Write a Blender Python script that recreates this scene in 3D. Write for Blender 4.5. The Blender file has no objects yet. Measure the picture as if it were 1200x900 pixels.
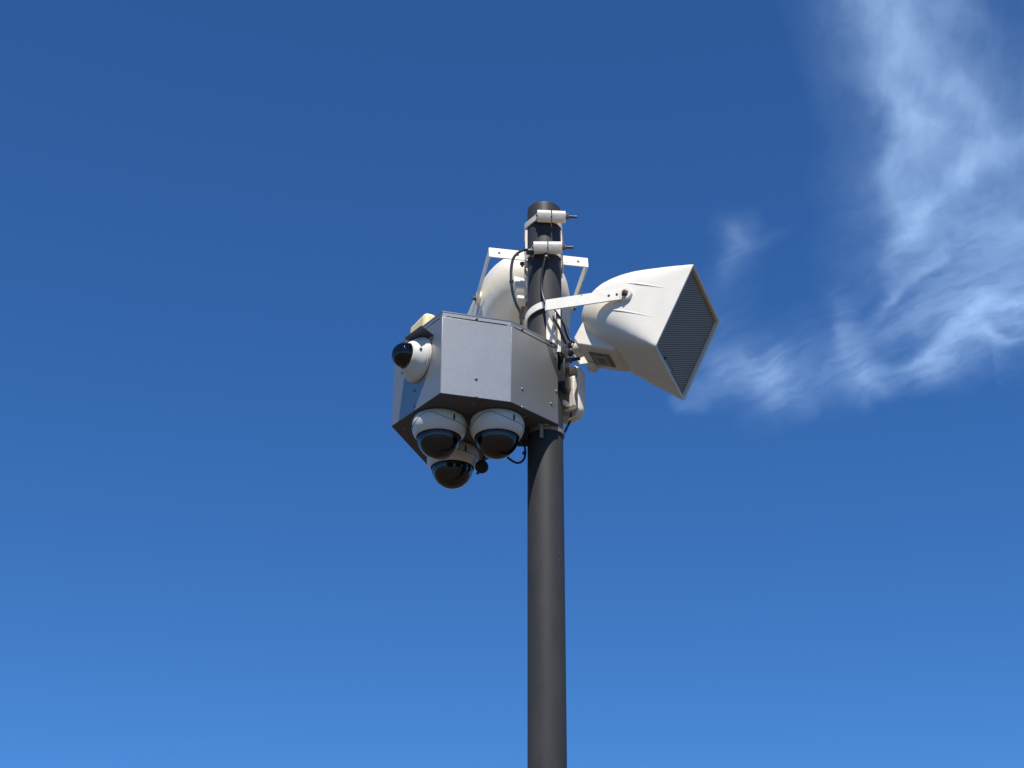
import bpy, bmesh, math, random
import numpy as np
from mathutils import Vector, Matrix
random.seed(3)
S = bpy.context.scene
COL = S.collection
R = math.radians

# ------------------------------------------------------------------ camera
# world origin = foot of the pole, z up, units metres
CAM = Vector((-0.0958, -3.9329, 1.6))
FPX, PITCH, ROLL = 1780.0, R(26.9), R(0.29)
fw = Vector((0, math.cos(PITCH), math.sin(PITCH)))
up0 = Vector((0, -math.sin(PITCH), math.cos(PITCH)))
rt0 = Vector((1, 0, 0))
rt = math.cos(ROLL) * rt0 + math.sin(ROLL) * up0
up = math.cos(ROLL) * up0 - math.sin(ROLL) * rt0
cd = bpy.data.cameras.new('camera')
cd.sensor_width = 36.0
cd.lens = 36.0 * FPX / 1200.0
cd.clip_start = 0.05
cd.clip_end = 60000
cam = bpy.data.objects.new('camera', cd)
COL.objects.link(cam)
mw = Matrix((rt, up, -fw)).transposed().to_4x4()
mw.translation = CAM
cam.matrix_world = mw
S.camera = cam


def ray(x, y):
    return fw + rt * ((x - 600) / FPX) - up * ((y - 450) / FPX)


def at_y(x, y, Y):
    """world point seen at photo position x, y whose distance behind/before the pole axis is Y"""
    d = ray(x, y)
    return CAM + d * ((Y - CAM.y) / d.y)


# ------------------------------------------------------------------ light
SUN_EL, SUN_AZ = 62.0, -91.0      # azimuth counted from +X, anticlockwise
w = bpy.data.worlds.new('World')
S.world = w
w.use_nodes = True
nt = w.node_tree
bg = nt.nodes['Background']
sky = nt.nodes.new('ShaderNodeTexSky')
sky.sky_type = 'NISHITA'
sky.sun_disc = False
sky.sun_elevation = R(SUN_EL)
sky.sun_rotation = R(90.0 - SUN_AZ)
sky.altitude = 600
sky.air_density = 1.0
sky.dust_density = 0.0
sky.ozone_density = 6.0
hs = nt.nodes.new('ShaderNodeVectorMath')      # white balance of the clear deep-blue air, the same over the whole sky
hs.operation = 'MULTIPLY'
hs.inputs[1].default_value = (0.43, 0.84, 1.25)
nt.links.new(sky.outputs[0], hs.inputs[0])
nt.links.new(hs.outputs[0], bg.inputs[0])
bg.inputs[1].default_value = 0.0775
sl = bpy.data.lights.new('sun', 'SUN')
sl.energy = 5.0
sl.angle = R(0.53)
sl.color = (1.0, 0.955, 0.89)
sun = bpy.data.objects.new('sun', sl)
COL.objects.link(sun)
sd = Vector((math.cos(R(SUN_EL)) * math.cos(R(SUN_AZ)), math.cos(R(SUN_EL)) * math.sin(R(SUN_AZ)), math.sin(R(SUN_EL))))
sun.rotation_euler = sd.to_track_quat('Z', 'Y').to_euler()
sun.location = sd * 20
vs = S.view_settings
vs.view_transform = 'Standard'
vs.look = 'None'
vs.gamma = 1
vs.exposure = 0.36


# ------------------------------------------------------------------ materials
def mat(name, col, rough=0.5, metal=0.0, noise=0.0, nscale=30.0, bump=0.0, bscale=200.0, spec=0.5, coat=0.0,
        dirt=None, dscale=6.0, damt=0.3, squash=None):
    m = bpy.data.materials.new(name)
    m.use_nodes = True
    t = m.node_tree
    b = t.nodes['Principled BSDF']
    b.inputs['Base Color'].default_value = (*col, 1)
    b.inputs['Roughness'].default_value = rough
    b.inputs['Metallic'].default_value = metal
    b.inputs['Specular IOR Level'].default_value = spec
    b.inputs['Coat Weight'].default_value = coat
    tc = t.nodes.new('ShaderNodeTexCoord')
    src = tc.outputs['Object']
    if squash:
        mp = t.nodes.new('ShaderNodeMapping')
        mp.inputs['Scale'].default_value = squash
        t.links.new(src, mp.inputs[0])
        src = mp.outputs[0]
    last = None
    if noise > 0:
        n = t.nodes.new('ShaderNodeTexNoise')
        n.inputs['Scale'].default_value = nscale
        n.inputs['Detail'].default_value = 6
        n.inputs['Roughness'].default_value = 0.65
        t.links.new(src, n.inputs['Vector'])
        r = t.nodes.new('ShaderNodeMapRange')
        r.inputs[1].default_value = 0.3
        r.inputs[2].default_value = 0.7
        r.inputs[3].default_value = 1 - noise
        r.inputs[4].default_value = 1 + noise
        t.links.new(n.outputs['Fac'], r.inputs[0])
        mx = t.nodes.new('ShaderNodeVectorMath')
        mx.operation = 'SCALE'
        mx.inputs[0].default_value = col
        t.links.new(r.outputs[0], mx.inputs['Scale'])
        last = mx.outputs[0]
        rr = t.nodes.new('ShaderNodeMapRange')
        rr.inputs[1].default_value = 0.3
        rr.inputs[2].default_value = 0.7
        rr.inputs[3].default_value = rough * 0.85
        rr.inputs[4].default_value = min(1, rough * 1.2)
        t.links.new(n.outputs['Fac'], rr.inputs[0])
        t.links.new(rr.outputs[0], b.inputs['Roughness'])
    if dirt:
        n2 = t.nodes.new('ShaderNodeTexNoise')
        n2.inputs['Scale'].default_value = dscale
        n2.inputs['Detail'].default_value = 8
        n2.inputs['Roughness'].default_value = 0.7
        n2.inputs['Distortion'].default_value = 0.6
        t.links.new(src, n2.inputs['Vector'])
        r2 = t.nodes.new('ShaderNodeMapRange')
        r2.inputs[1].default_value = 0.48
        r2.inputs[2].default_value = 0.75
        r2.inputs[3].default_value = 0
        r2.inputs[4].default_value = damt
        t.links.new(n2.outputs['Fac'], r2.inputs[0])
        mc = t.nodes.new('ShaderNodeMix')
        mc.data_type = 'RGBA'
        mc.inputs['B'].default_value = (*dirt, 1)
        if last:
            t.links.new(last, mc.inputs['A'])
        else:
            mc.inputs['A'].default_value = (*col, 1)
        t.links.new(r2.outputs[0], mc.inputs['Factor'])
        last = mc.outputs['Result']
    if last:
        t.links.new(last, b.inputs['Base Color'])
    if bump > 0:
        n3 = t.nodes.new('ShaderNodeTexNoise')
        n3.inputs['Scale'].default_value = bscale
        n3.inputs['Detail'].default_value = 3
        t.links.new(src, n3.inputs['Vector'])
        bp = t.nodes.new('ShaderNodeBump')
        bp.inputs['Strength'].default_value = bump
        bp.inputs['Distance'].default_value = 0.001
        t.links.new(n3.outputs['Fac'], bp.inputs['Height'])
        t.links.new(bp.outputs[0], b.inputs['Normal'])
    return m


M_POLE = mat('dark_grey_pole_paint', (0.040, 0.039, 0.038), 0.55, spec=0.25, noise=0.20, nscale=9, dirt=(0.060, 0.055, 0.048), dscale=14, damt=0.4,
             bump=0.15, bscale=260, squash=(1, 1, 0.35))
M_BOX = mat('silver_grey_box_paint', (0.415, 0.405, 0.375), 0.415, metal=0.80, noise=0.05, nscale=420, bump=0.12, bscale=420,
            dirt=(0.35, 0.34, 0.315), dscale=7, damt=0.35)
M_UNDERSHADE = mat('box_grey_underside_shade', (0.085, 0.085, 0.085), 0.6, noise=0.08, nscale=60, dirt=(0.05, 0.045, 0.04), dscale=10, damt=0.5)  # darker copy of the box grey: underside shade painted into the colour
M_HORN = mat('white_horn_plastic', (0.71, 0.67, 0.585), 0.50, spec=0.35, noise=0.025, nscale=14, dirt=(0.50, 0.46, 0.38), dscale=11, damt=0.22, bump=0.05, bscale=300)
M_BRKT = mat('cream_bracket_paint', (0.82, 0.78, 0.68), 0.45, noise=0.03, nscale=60, dirt=(0.45, 0.38, 0.28), dscale=30, damt=0.3)
M_CLAMP = mat('cream_clamp_metal', (0.74, 0.68, 0.58), 0.42, noise=0.06, nscale=80, dirt=(0.32, 0.22, 0.13), dscale=50, damt=0.5, squash=(1, 1, 2))
M_DOMEH = mat('ivory_camera_housing', (0.70, 0.665, 0.58), 0.36, noise=0.02, nscale=30, dirt=(0.45, 0.40, 0.32), dscale=25, damt=0.2)
M_RUBBER = mat('black_rubber', (0.012, 0.012, 0.013), 0.42, noise=0.15, nscale=40)
M_BLACK = mat('black_camera_mask', (0.006, 0.006, 0.007), 0.30, noise=0.3, nscale=60, spec=0.25)
M_STEEL = mat('weathered_steel', (0.36, 0.35, 0.33), 0.42, metal=0.8, noise=0.15, nscale=120, dirt=(0.16, 0.10, 0.06), dscale=80, damt=0.5)
M_RUST = mat('rusty_steel', (0.12, 0.075, 0.05), 0.7, metal=0.2, noise=0.35, nscale=180, bump=0.4, bscale=500)
M_OLDBOLT = mat('dark_old_bolt', (0.07, 0.065, 0.06), 0.5, metal=0.5, noise=0.3, nscale=200, bump=0.5, bscale=400)
M_BAND = mat('tarnished_band', (0.30, 0.25, 0.20), 0.5, metal=0.3, noise=0.2, nscale=60, dirt=(0.14, 0.09, 0.06), dscale=40, damt=0.6)
M_SCREW = mat('dull_screw', (0.20, 0.20, 0.20), 0.5, metal=0.6, noise=0.1)
M_TERM = mat('dark_terminal_cover', (0.17, 0.16, 0.14), 0.6, noise=0.2, nscale=60)
M_DARK = mat('dark_recess', (0.02, 0.019, 0.018), 0.8, noise=0.2, nscale=50)
M_GREY = mat('grey_plastic', (0.13, 0.125, 0.115), 0.5, noise=0.12, nscale=60)
M_SILVER = mat('label_silver', (0.30, 0.29, 0.26), 0.5, noise=0.08, nscale=200)
M_YELLOW = mat('yellowed_plastic', (0.80, 0.66, 0.34), 0.5, noise=0.05, nscale=40, dirt=(0.85, 0.82, 0.72), dscale=14, damt=0.8)
M_VISOR = mat('visor_dark_metal', (0.07, 0.075, 0.085), 0.45, metal=0.4, noise=0.1, nscale=50)
M_GROUND = mat('brown_gravel', (0.055, 0.042, 0.030), 0.9, noise=0.12, nscale=0.8, dirt=(0.085, 0.06, 0.038), dscale=0.15, damt=0.6, bump=0.3, bscale=30)


def glass(name, tint, gloss=1.0):
    m = bpy.data.materials.new(name)
    m.use_nodes = True
    t = m.node_tree
    t.nodes.remove(t.nodes['Principled BSDF'])
    o = t.nodes['Material Output']
    tr = t.nodes.new('ShaderNodeBsdfTransparent')
    tr.inputs[0].default_value = (*tint, 1)
    gl = t.nodes.new('ShaderNodeBsdfGlossy')
    gl.inputs['Roughness'].default_value = 0.035
    gl.inputs['Color'].default_value = (gloss, gloss, gloss, 1)
    fr = t.nodes.new('ShaderNodeFresnel')
    fr.inputs['IOR'].default_value = 1.56
    # a film of dust and water spots keeps the dome from being perfectly clear
    n = t.nodes.new('ShaderNodeTexNoise')
    n.inputs['Scale'].default_value = 45
    n.inputs['Detail'].default_value = 6
    tc = t.nodes.new('ShaderNodeTexCoord')
    t.links.new(tc.outputs['Object'], n.inputs['Vector'])
    r = t.nodes.new('ShaderNodeMapRange')
    r.inputs[1].default_value = 0.4
    r.inputs[2].default_value = 0.8
    r.inputs[3].default_value = 0.0
    r.inputs[4].default_value = 0.012
    t.links.new(n.outputs['Fac'], r.inputs[0])
    df = t.nodes.new('ShaderNodeBsdfDiffuse')
    df.inputs[0].default_value = (0.5, 0.48, 0.44, 1)
    m1 = t.nodes.new('ShaderNodeMixShader')
    m2 = t.nodes.new('ShaderNodeMixShader')
    t.links.new(r.outputs[0], m1.inputs[0])
    t.links.new(tr.outputs[0], m1.inputs[1])
    t.links.new(df.outputs[0], m1.inputs[2])
    t.links.new(fr.outputs[0], m2.inputs[0])
    t.links.new(m1.outputs[0], m2.inputs[1])
    t.links.new(gl.outputs[0], m2.inputs[2])
    t.links.new(m2.outputs[0], o.inputs[0])
    return m


M_CLEAR = glass('clear_dome', (0.90, 0.92, 0.93))
M_SMOKE = glass('smoked_dome', (0.16, 0.16, 0.15))


def grille_mat():
    m = mat('perforated_grille', (0.17, 0.165, 0.15), 0.6)
    t = m.node_tree
    b = t.nodes['Principled BSDF']
    tc = t.nodes.new('ShaderNodeTexCoord')
    # rows of punched holes on a staggered pitch, in the sheet's own plane
    sep = t.nodes.new('ShaderNodeSeparateXYZ')
    t.links.new(tc.outputs['Object'], sep.inputs[0])

    def comb(a, bb, freq):
        c1 = t.nodes.new('ShaderNodeMath'); c1.operation = 'MULTIPLY'; c1.inputs[1].default_value = a * freq
        c2 = t.nodes.new('ShaderNodeMath'); c2.operation = 'MULTIPLY'; c2.inputs[1].default_value = bb * freq
        t.links.new(sep.outputs['Y'], c1.inputs[0])
        t.links.new(sep.outputs['Z'], c2.inputs[0])
        ad = t.nodes.new('ShaderNodeMath'); ad.operation = 'ADD'
        t.links.new(c1.outputs[0], ad.inputs[0]); t.links.new(c2.outputs[0], ad.inputs[1])
        sn = t.nodes.new('ShaderNodeMath'); sn.operation = 'SINE'
        t.links.new(ad.outputs[0], sn.inputs[0])
        return sn
    s1 = comb(-0.53, 0.85, 2 * math.pi / 0.0063)
    s2 = comb(0.85, 0.53, 2 * math.pi / 0.0040)
    mx = t.nodes.new('ShaderNodeMath'); mx.operation = 'MULTIPLY_ADD'
    mx.inputs[1].default_value = 0.35
    t.links.new(s2.outputs[0], mx.inputs[0]); t.links.new(s1.outputs[0], mx.inputs[2])
    rp = t.nodes.new('ShaderNodeMapRange')
    rp.inputs[1].default_value = -0.9; rp.inputs[2].default_value = 0.7
    t.links.new(mx.outputs[0], rp.inputs[0])
    mc = t.nodes.new('ShaderNodeMix'); mc.data_type = 'RGBA'
    mc.inputs['A'].default_value = (0.085, 0.073, 0.057, 1)
    mc.inputs['B'].default_value = (0.34, 0.295, 0.23, 1)
    t.links.new(rp.outputs[0], mc.inputs['Factor'])
    t.links.new(mc.outputs['Result'], b.inputs['Base Color'])
    return m


M_GRILLE = grille_mat()


def add_chips(m, col, scale, size, squash=(1, 1, 1)):
    """rare small chips and scuffs in the paint"""
    t = m.node_tree
    b = t.nodes['Principled BSDF']
    src = b.inputs['Base Color'].links[0].from_socket
    tc = t.nodes.new('ShaderNodeTexCoord')
    mp = t.nodes.new('ShaderNodeMapping'); mp.inputs['Scale'].default_value = squash
    vo = t.nodes.new('ShaderNodeTexVoronoi'); vo.inputs['Scale'].default_value = scale
    t.links.new(tc.outputs['Object'], mp.inputs[0]); t.links.new(mp.outputs[0], vo.inputs['Vector'])
    sp = t.nodes.new('ShaderNodeSeparateColor'); t.links.new(vo.outputs['Color'], sp.inputs[0])
    r1 = t.nodes.new('ShaderNodeMapRange'); r1.inputs[1].default_value = .80; r1.inputs[2].default_value = 1; r1.inputs[3].default_value = 0; r1.inputs[4].default_value = size
    t.links.new(sp.outputs[0], r1.inputs[0])
    lt = t.nodes.new('ShaderNodeMath'); lt.operation = 'LESS_THAN'
    t.links.new(vo.outputs['Distance'], lt.inputs[0]); t.links.new(r1.outputs[0], lt.inputs[1])
    mc = t.nodes.new('ShaderNodeMix'); mc.data_type = 'RGBA'; mc.inputs['B'].default_value = (*col, 1)
    t.links.new(src, mc.inputs['A']); t.links.new(lt.outputs[0], mc.inputs['Factor'])
    t.links.new(mc.outputs['Result'], b.inputs['Base Color'])


add_chips(M_POLE, (0.10, 0.095, 0.09), 26, .10, (1, 1, 2.4))
add_chips(M_BOX, (0.30, 0.28, 0.25), 38, .09)
add_chips(M_BRKT, (0.30, 0.20, 0.12), 60, .22)
add_chips(M_CLAMP, (0.22, 0.14, 0.08), 90, .25)
add_chips(M_HORN, (0.42, 0.38, 0.31), 34, .06)


# ------------------------------------------------------------------ mesh helpers
class MB:
    def __init__(self):
        self.v = []
        self.f = []

    def add(self, vs_, fs):
        o = len(self.v)
        self.v += [Vector(p) for p in vs_]
        self.f += [[i + o for i in f] for f in fs]
        return self

    def box(self, c, size, ax=None):
        """box centred at c; ax = three unit axes"""
        ax = ax or (Vector((1, 0, 0)), Vector((0, 1, 0)), Vector((0, 0, 1)))
        c = Vector(c)
        vs_ = [c + ax[0] * (size[0] / 2 * i) + ax[1] * (size[1] / 2 * j) + ax[2] * (size[2] / 2 * k)
               for i in (-1, 1) for j in (-1, 1) for k in (-1, 1)]
        fs = [(0, 1, 3, 2), (4, 6, 7, 5), (0, 4, 5, 1), (2, 3, 7, 6), (0, 2, 6, 4), (1, 5, 7, 3)]
        return self.add(vs_, fs)

    def prism(self, poly, d, holes=None):
        """extrude a planar loop of points by vector d"""
        n = len(poly)
        d = Vector(d)
        vs_ = [Vector(p) for p in poly] + [Vector(p) + d for p in poly]
        fs = [list(range(n))[::-1], list(range(n, 2 * n))] + [[i, (i + 1) % n, n + (i + 1) % n, n + i] for i in range(n)]
        return self.add(vs_, fs)

    def lathe(self, prof, org=(0, 0, 0), axis=(0, 0, 1), seg=48, cap0=True, cap1=True):
        """profile = list of (height along axis, radius)"""
        a = Vector(axis).normalized()
        u = a.orthogonal().normalized()
        v = a.cross(u)
        org = Vector(org)
        vs_, fs = [], []
        for h, r in prof:
            for k in range(seg):
                t = 2 * math.pi * k / seg
                vs_.append(org + a * h + (u * math.cos(t) + v * math.sin(t)) * r)
        for i in range(len(prof) - 1):
            for k in range(seg):
                k2 = (k + 1) % seg
                fs.append((i * seg + k, i * seg + k2, (i + 1) * seg + k2, (i + 1) * seg + k))
        if cap0:
            fs.append(list(range(seg))[::-1])
        if cap1:
            b = (len(prof) - 1) * seg
            fs.append([b + k for k in range(seg)])
        return self.add(vs_, fs)

    def tube(self, pts, r, seg=10, smooth=8, closed=False):
        pts = [Vector(p) for p in pts]
        if smooth and len(pts) > 2:
            q = []
            for i in range(len(pts) - 1):
                p0 = pts[max(i - 1, 0)]; p1 = pts[i]; p2 = pts[i + 1]; p3 = pts[min(i + 2, len(pts) - 1)]
                for s in range(smooth):
                    t = s / smooth
                    q.append(0.5 * ((2 * p1) + (p2 - p0) * t + (2 * p0 - 5 * p1 + 4 * p2 - p3) * t * t + (3 * p1 - p0 - 3 * p2 + p3) * t ** 3))
            q.append(pts[-1])
            pts = q
        vs_, fs = [], []
        tang = (pts[1] - pts[0]).normalized()
        u = tang.orthogonal().normalized()
        for i, p in enumerate(pts):
            tn = (pts[min(i + 1, len(pts) - 1)] - pts[max(i - 1, 0)]).normalized()
            u = (u - tn * u.dot(tn)).normalized()
            v = tn.cross(u)
            rr = r(i / (len(pts) - 1)) if callable(r) else r
            for k in range(seg):
                t = 2 * math.pi * k / seg
                vs_.append(p + (u * math.cos(t) + v * math.sin(t)) * rr)
        n = len(pts)
        for i in range(n - 1):
            for k in range(seg):
                k2 = (k + 1) % seg
                fs.append((i * seg + k, i * seg + k2, (i + 1) * seg + k2, (i + 1) * seg + k))
        fs.append(list(range(seg))[::-1])
        fs.append([(n - 1) * seg + k for k in range(seg)])
        return self.add(vs_, fs)

    def sphere(self, c, r, axis=(0, 0, 1), a0=-90, a1=90, seg=40, rings=20):
        prof = []
        for i in range(rings + 1):
            a = R(a0 + (a1 - a0) * i / rings)
            prof.append((r * math.sin(a), max(r * math.cos(a), 1e-5)))
        return self.lathe(prof, c, axis, seg, True, True)

    def build(self, name, m, parent=None, loc=None, bevel=0.0, angle=35, bseg=2):
        """vertices are in the parent's space (or the world's when there is none)"""
        loc = Vector(loc) if loc is not None else Vector((0, 0, 0))
        me = bpy.data.meshes.new(name)
        me.from_pydata([tuple(p - loc) for p in self.v], [], self.f)
        bm = bmesh.new()
        bm.from_mesh(me)
        bmesh.ops.recalc_face_normals(bm, faces=bm.faces)
        bm.to_mesh(me)
        bm.free()
        me.materials.append(m)
        for p in me.polygons:
            p.use_smooth = True
        me.set_sharp_from_angle(angle=R(angle))
        o = bpy.data.objects.new(name, me)
        COL.objects.link(o)
        o.location = loc
        if parent:
            o.parent = parent
        if bevel > 0:
            b = o.modifiers.new('bevel', 'BEVEL')
            b.width = bevel
            b.segments = bseg
            b.limit_method = 'ANGLE'
            b.angle_limit = R(40)
            b.harden_normals = False
        return o


def tag(o, label=None, cat=None, group=None, kind=None):
    if label: o['label'] = label
    if cat: o['category'] = cat
    if group: o['group'] = group
    if kind: o['kind'] = kind
    return o


def thing(name, label, cat, loc=(0, 0, 0), mat3=None, group=None):
    o = bpy.data.objects.new(name, None)
    o.empty_display_size = 0.05
    COL.objects.link(o)
    if mat3 is not None:
        m4 = mat3.to_4x4()
        m4.translation = Vector(loc)
        o.matrix_world = m4
    else:
        o.location = loc
    return tag(o, label, cat, group)


X, Y, Z = Vector((1, 0, 0)), Vector((0, 1, 0)), Vector((0, 0, 1))

# ------------------------------------------------------------------ ground
g = MB()
g.add([(-400, -400, 0), (400, -400, 0), (400, 400, 0), (-400, 400, 0)], [(0, 1, 2, 3)])
tag(g.build('ground', M_GROUND), kind='structure')


# ------------------------------------------------------------------ cirrus cloud: a thin sheet 5 km up
def vnoise(x, y, seed):
    xi = np.floor(x).astype(np.int64); yi = np.floor(y).astype(np.int64)
    xf = x - xi; yf = y - yi

    def h(a, b):
        n = (a * 374761393 + b * 668265263 + seed * 1442695041) & 0x7fffffff
        n = ((n ^ (n >> 13)) * 1274126177) & 0x7fffffff
        n = (n ^ (n >> 16)) & 0xffff
        return n / 65535.0
    u = xf * xf * xf * (xf * (xf * 6 - 15) + 10); v = yf * yf * yf * (yf * (yf * 6 - 15) + 10)
    return (h(xi, yi) * (1 - u) + h(xi + 1, yi) * u) * (1 - v) + (h(xi, yi + 1) * (1 - u) + h(xi + 1, yi + 1) * u) * v


def fbm(x, y, seed, octv=5, gain=0.55):
    a, s, tot = 1.0, 0.0, 0.0
    for i in range(octv):
        s = s + a * vnoise(x, y, seed + i * 7)
        tot += a
        a *= gain
        x, y = x * 1.93 + y * 0.31 + 3.1, y * 1.93 - x * 0.31 + 7.7
    return s / tot


def cloud():
    H = 5000.0
    n, mrows = 640, 640
    gx, gy = np.meshgrid(np.linspace(740, 1500, n), np.linspace(-300, 560, mrows))
    # wind-drawn filaments: warp the plane before sampling
    wx = (fbm(gx / 60, gy / 60, 11, 4) - .5) * 26
    wy = (fbm(gx / 60, gy / 60, 29, 4) - .5) * 26
    wx2 = (fbm(gx / 18, gy / 18, 41, 4) - .5) * 5
    wy2 = (fbm(gx / 18, gy / 18, 59, 4) - .5) * 5
    px, py = gx + wx + wx2, gy + wy + wy2
    D = np.zeros_like(px)

    def curve(pts, k=1.0):
        """pts = (x, y, soft width to the left of travel, to the right, strength)"""
        best = np.zeros_like(px)
        for (x0, y0, l0, r0, s0), (x1, y1, l1, r1, s1) in zip(pts[:-1], pts[1:]):
            dx, dy = x1 - x0, y1 - y0
            L2 = dx * dx + dy * dy
            t_ = np.clip(((px - x0) * dx + (py - y0) * dy) / L2, 0, 1)
            qx, qy = px - (x0 + dx * t_), py - (y0 + dy * t_)
            side = dx * qy - dy * qx            # > 0: to the right of travel on the picture
            wl = l0 + (l1 - l0) * t_; wr = r0 + (r1 - r0) * t_
            wd = np.where(side > 0, wr, wl)
            g_ = (s0 + (s1 - s0) * t_) * np.exp(-(qx * qx + qy * qy) / (wd * wd))
            best = np.maximum(best, g_)
        return best * k

    # broad thin veil
    D += curve([(1060, -160, 70, 90, .30), (1085, 0, 70, 90, .26), (1110, 110, 80, 80, .24), (1120, 220, 75, 80, .26), (1140, 330, 70, 70, .26), (1150, 370, 60, 40, .18)])
    D += curve([(1300, -100, 80, 80, .16), (1265, 90, 80, 80, .13), (1255, 220, 80, 80, .20), (1230, 320, 70, 60, .22)])
    # bright spine, ragged on the left, soft on the right (travel is downwards, so right of travel is the picture's left)
    D += curve([(1010, -140, 50, 34, .30), (1024, -20, 45, 28, .22), (1044, 40, 40, 24, .25), (1040, 100, 34, 20, .28), (1056, 122, 34, 20, .27), (1064, 165, 32, 20, .27), (1046, 205, 34, 19, .33),
                (1055, 245, 32, 18, .40), (1062, 272, 27, 18, .46), (1050, 305, 20, 16, .20), (1042, 335, 16, 14, .04)])
    D += curve([(1000, -60, 60, 60, .07), (1015, 120, 60, 55, .06), (1020, 280, 60, 55, .05), (1000, 400, 60, 60, .06), (900, 440, 60, 60, .06)])
    D += curve([(868, 285, 34, 34, .035), (850, 350, 36, 36, .035), (835, 420, 40, 40, .04)])
    D += curve([(1064, 128, 24, 20, .20), (1082, 140, 24, 20, .38), (1098, 132, 22, 20, .12)])
    D += curve([(1075, 55, 20, 16, .10), (1090, 95, 16, 12, .16), (1122, 96, 14, 16, .16), (1150, 125, 14, 16, .14), (1163, 165, 14, 16, .20), (1128, 200, 14, 16, .14)])
    D += curve([(1205, 165, 16, 18, .18), (1160, 185, 14, 18, .22), (1120, 215, 12, 14, .10)])
    D += curve([(1100, 232, 10, 14, .12), (1075, 250, 10, 12, .18), (1066, 275, 8, 10, .10)])
    # long streak and the bright fan under it
    D += curve([(1120, 288, 5, 7, .08), (1104, 300, 6, 9, .26), (1070, 328, 6, 9, .18), (1046, 346, 6, 9, .26), (1028, 364, 5, 8, .06)])
    D += curve([(1260, 325, 26, 9, .30), (1200, 350, 24, 8, .34), (1160, 358, 26, 10, .26), (1140, 372, 30, 10, .42), (1112, 395, 32, 10, .40), (1085, 420, 28, 9, .38), (1050, 434, 20, 9, .16), (1020, 440, 18, 10, .08)])
    D += curve([(1150, 352, 14, 16, .16), (1100, 368, 16, 20, .16), (1040, 385, 22, 22, .14)])
    D += curve([(1210, 392, 10, 4, .16), (1178, 398, 8, 4, .18), (1155, 388, 8, 6, .14)])
    D += curve([(1240, 260, 20, 22, .14), (1170, 272, 16, 18, .12), (1120, 262, 14, 16, .04)])
    # left strand
    D += curve([(976, 330, 14, 12, .0), (979, 365, 16, 11, .08), (984, 383, 18, 10, .16), (992, 400, 20, 12, .20), (1002, 425, 22, 14, .22), (1020, 446, 20, 12, .22), (1048, 458, 16, 10, .06)])
    # low patch near the speaker
    D += curve([(882, 425, 14, 18, .16), (898, 432, 20, 20, .28), (908, 452, 24, 22, .27), (930, 470, 22, 18, .10)])
    D += curve([(800, 478, 12, 10, .12), (835, 455, 16, 16, .10), (860, 430, 22, 26, .14), (920, 428, 26, 26, .12), (970, 440, 26, 26, .13), (1010, 460, 18, 14, .08)])
    D += curve([(880, 262, 16, 18, .04), (866, 278, 17, 18, .13), (857, 298, 14, 13, .09), (846, 325, 14, 14, .02)])
    D += curve([(875, 287, 10, 10, .03), (905, 278, 9, 8, .04), (938, 268, 8, 7, .01)])
    D += curve([(1005, -10, 14, 18, .10), (1018, 40, 12, 16, .08), (1010, 95, 10, 12, .05), (1022, 130, 8, 10, .06)])
    # fibres along two wind directions
    c_, s_ = math.cos(R(-26)), math.sin(R(-26))
    u = px * c_ + py * s_; v = -px * s_ + py * c_
    st = fbm(u / 70, v / 13, 77, 5, .58)
    st = 1 - np.abs(2 * st - 1) * 1.6
    c_, s_ = math.cos(R(100)), math.sin(R(100))
    u = px * c_ + py * s_; v = -px * s_ + py * c_
    st2 = fbm(u / 60, v / 18, 97, 5, .58)
    big = fbm(px / 42, py / 42, 131, 6, .6)
    low = fbm(px / 130, py / 130, 171, 3, .5)
    m_ = np.clip((py - 180) / 160, 0, 1)         # streaks run across lower down, along the spine higher up
    tex = 0.42 * (st * m_ + st2 * (1 - m_)) + 0.58 * big
    tex = np.clip((tex - 0.26) / 0.40, 0, 1.6)
    D = D * (0.56 + 0.44 * tex) * (.70 + .62 * low)
    D = 0.60 * (1 - np.exp(-D * 1.05))
    # fade out at the sheet's rim
    e = np.minimum.reduce([(gx - 740) / 40, (1500 - gx) / 120, (gy + 300) / 120, (560 - gy) / 40])
    D = D * np.clip(e, 0, 1)
    D = np.clip(D - 0.006, 0, 1)
    # put every node where its line of sight meets the cloud layer
    fx = fw.x + rt.x * (gx - 600) / FPX - up.x * (gy - 450) / FPX
    fy = fw.y + rt.y * (gx - 600) / FPX - up.y * (gy - 450) / FPX
    fz = fw.z + rt.z * (gx - 600) / FPX - up.z * (gy - 450) / FPX
    hh = H + (gx * 0)
    t = (hh - CAM.z) / fz
    P = np.stack([CAM.x + fx * t, CAM.y + fy * t, hh], -1).reshape(-1, 3)
    idx = np.arange(n * mrows).reshape(mrows, n)
    q = np.stack([idx[:-1, :-1], idx[:-1, 1:], idx[1:, 1:], idx[1:, :-1]], -1).reshape(-1, 4)
    d = D.reshape(-1)
    q = q[d[q].max(1) > 0.002]
    used = np.unique(q)
    remap = np.zeros(n * mrows, np.int64); remap[used] = np.arange(len(used))
    q = remap[q]; P = P[used]; d = d[used]
    org = P.mean(0)
    me = bpy.data.meshes.new('cirrus_cloud')
    me.from_pydata((P - org).tolist(), [], q.tolist())
    at = me.attributes.new('ice_cover', 'FLOAT', 'POINT')
    at.data.foreach_set('value', d.astype(np.float32))
    me.polygons.foreach_set('use_smooth', np.ones(len(q), dtype=bool))
    m = bpy.data.materials.new('ice_cloud')
    m.use_nodes = True
    tt = m.node_tree
    tt.nodes.remove(tt.nodes['Principled BSDF'])
    out = tt.nodes['Material Output']
    a = tt.nodes.new('ShaderNodeAttribute'); a.attribute_name = 'ice_cover'
    tr = tt.nodes.new('ShaderNodeBsdfTransparent')
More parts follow.
